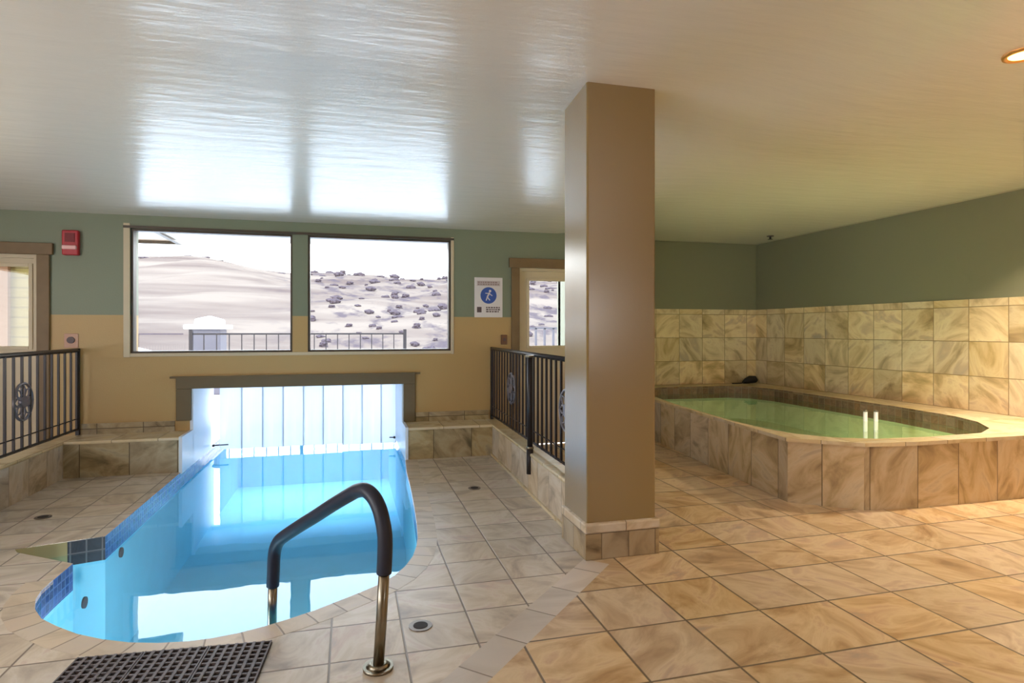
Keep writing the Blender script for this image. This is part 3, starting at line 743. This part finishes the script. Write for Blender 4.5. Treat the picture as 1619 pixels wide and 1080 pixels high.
# fence beyond the pool
fn = empty('picket_fence', (-1,14,0), 'thin dark metal fence outside beyond both windows', 'fence')
MB().box(-3.2,1.24,13.985,14.015,1.30,1.335).build('top_rail', M['iron'], fn); MB().box(-3.2,1.24,13.99,14.01,.25,.28).build('bottom_rail', M['iron'], fn)
for x in (-3.193,-1.0,1.225):
    MB().box(x-.035,x+.035,13.965,14.035,GZ,1.42).build('post', M['iron'], fn)
for k in range(17):
    x = -3.193+4.418*(k+1)/18
    MB().box(x-.01,x+.01,13.99,14.01,.26,1.31).build('picket', M['iron'], fn)
f3 = empty('picket_fence', (-5,18,0), 'faint far fence of wide posts at the left edge of the left window', 'fence')
MB().box(-9,-4.3,17.98,18.02,1.28,1.31).build('top_rail', M['shrub'], f3)
for x in (-8.5,-7.4,-6.4,-5.4): MB().box(x-.04,x+.04,17.97,18.03,GZ-.3,1.3).build('post', M['shrub'], f3)
f4 = empty('picket_fence', (3.8,12,0), 'grey picket fence outside seen through the right door glass', 'fence')
MB().box(2.9,5.2,11.98,12.02,1.42,1.46).build('top_rail', M['cover'], f4)
for k in range(12): MB().box(2.95+k*.19,2.99+k*.19,11.98,12.02,GZ,1.44).build('picket', M['cover'], f4)
# covered outdoor tub cabinet
c0 = empty('cabinet', (-2.95,14.8,0), 'grey covered cabinet topped with snow behind the outdoor fence', 'cabinet')
MB().box(-3.35,-2.72,14.5,15.2,GZ,1.42).build('body', M['cover'], c0, bevel=.02)
t = MB(); t.prism([(-3.45,14.42),(-2.60,14.42),(-2.60,15.3),(-3.45,15.3)], 1.42, 1.52); t.tube([(-3.3,14.85,1.53),(-3.0,14.85,1.56),(-2.7,14.85,1.53)], [.12,.16,.1], 12); t.build('snow_cap', M['snow'], c0, bevel=.03)
# snow bank and terrain
def tang(u): return (.2591+(u-809.5)/960*.9659)/(.9659-(u-809.5)/960*.2591)
from math import exp
def h_terr(x, y):
    if y < 16: return GZ
    r = x/y
    ridge = .078+.025*smooth((-.06-r)/.17)+.008*smooth((r-.10)/.08)
    f = smooth((y-18)/110)
    bump = .35*math.sin(x*.21+y*.13)+.25*math.sin(x*.47-y*.31+1)+.6*math.sin(x*.09+2)*f
    hh = 1.4+ridge*y*.95 if y > 128 else None
    top = 1.4+ridge*128
    z = GZ-.3+(top-GZ)*f**1.0+bump*min(1, (y-16)/20)
    if y > 128: z = top+bump-(y-128)*.05
    return z
mb = MB(); nx, ny = 130, 70; vs = []
for j in range(ny+1):
    yy = 15.9+(170-15.9)*(j/ny)**1.5
    for i in range(nx+1):
        x = (-.75+1.9*i/nx)*yy; vs.append((x, yy, h_terr(x, yy)))
mb.add(vs, [(j*(nx+1)+i, j*(nx+1)+i+1, (j+1)*(nx+1)+i+1, (j+1)*(nx+1)+i) for j in range(ny) for i in range(nx)], True)
mb.build('hillside', M['hill'], kind='structure', origin=(0,0,0))
t = MB(); t.tube([(-9.5,16.6,.45),(-7,16.5,.5),(-5,16.5,.5),(-3.9,16.6,.4)], [.45,.52,.5,.3], 14); t.build('snow_bank', M['snow'], kind='structure')
# scrub bushes
def bush_mesh(name, m, seed, squash=.6):
    rnd = random.Random(seed); bm = bmesh.new()
    for k in range(7):
        r = rnd.uniform(.3,.6); g = bmesh.ops.create_icosphere(bm, subdivisions=2, radius=r)
        dx, dy, dz = rnd.uniform(-.6,.6), rnd.uniform(-.5,.5), rnd.uniform(.1,.5)
        for v in g['verts']:
            j = 1+rnd.uniform(-.22,.22); v.co = Vector((v.co.x*j+dx, v.co.y*j+dy, (v.co.z*j)*squash+dz))
    me = bpy.data.meshes.new(name); bm.to_mesh(me); bm.free(); me.materials.append(m)
    for p in me.polygons: p.use_smooth = False
    return me
bms = [bush_mesh('scrub_bush', M['shrub'], s) for s in (1,2,3)]
rnd = random.Random(5); placed = []
for k in range(520):
    yy = 24+98*rnd.random()**.8
    r = rnd.uniform(-.07,.42)
    if r < .0 and rnd.random() < .4: continue
    x = r*yy
    if any(abs(x-a)+abs(yy-b) < c for a, b, c in placed): continue
    placed.append((x, yy, .034*yy+.6)); o = bpy.data.objects.new('scrub_bush', bms[k % 3]); col.objects.link(o)
    s = yy*.0048*rnd.uniform(.4,1.6)+.08
    o.location = (x, yy, h_terr(x, yy)-.15*s); o.scale = (s*1.2, s, s*rnd.uniform(1.0,1.7)); o.rotation_euler = (0,0,rnd.uniform(-.4,.4))
    tag(o, 'grey-brown scrub bush on the rocky hillside beyond the fence', 'bush', 'scrub bushes on the right hillside')
for k in range(16):
    r = -.36+.34*(k+.2*rnd.random())/16; yy = rnd.uniform(106,107); x = r*yy
    o = bpy.data.objects.new('ridge_bush', bms[k % 3]); col.objects.link(o); s = rnd.uniform(.35,.6)
    o.location = (x, yy, h_terr(x, yy)-.1); o.scale = (s*1.7, s, s*.9)
    tag(o, 'low dark bush on the skyline of the left hill', 'bush', 'bushes along the left ridge')
for k, (x, yy, s, lab) in enumerate(((-2.5,17.0,.42,'grey bush just behind the fence, nearest the snowy cabinet'),(-1.3,18.2,.42,'dark bush behind the fence, right part of the left window'),(-.1,17.5,.5,'bush behind the fence just right of the window mullion'),(1.25,18,.5,'rounded bush behind the right end of the fence'))):
    o = bpy.data.objects.new('shrub', bms[k % 3]); col.objects.link(o); o.location = (x,yy,h_terr(x,yy)); o.scale = (s*1.4,s,s*1.9)
    tag(o, lab, 'bush')
o = bpy.data.objects.new('shrub', bush_mesh('autumn_shrub', M['shrub2'], 9, 1.1)); col.objects.link(o); o.location = (6.3,16,.2); o.scale = (.9,.8,1.9)
tag(o, 'reddish autumn shrub seen through the right door glass', 'bush')
for o in bpy.data.objects:
    if '_w' in o: del o['_w']
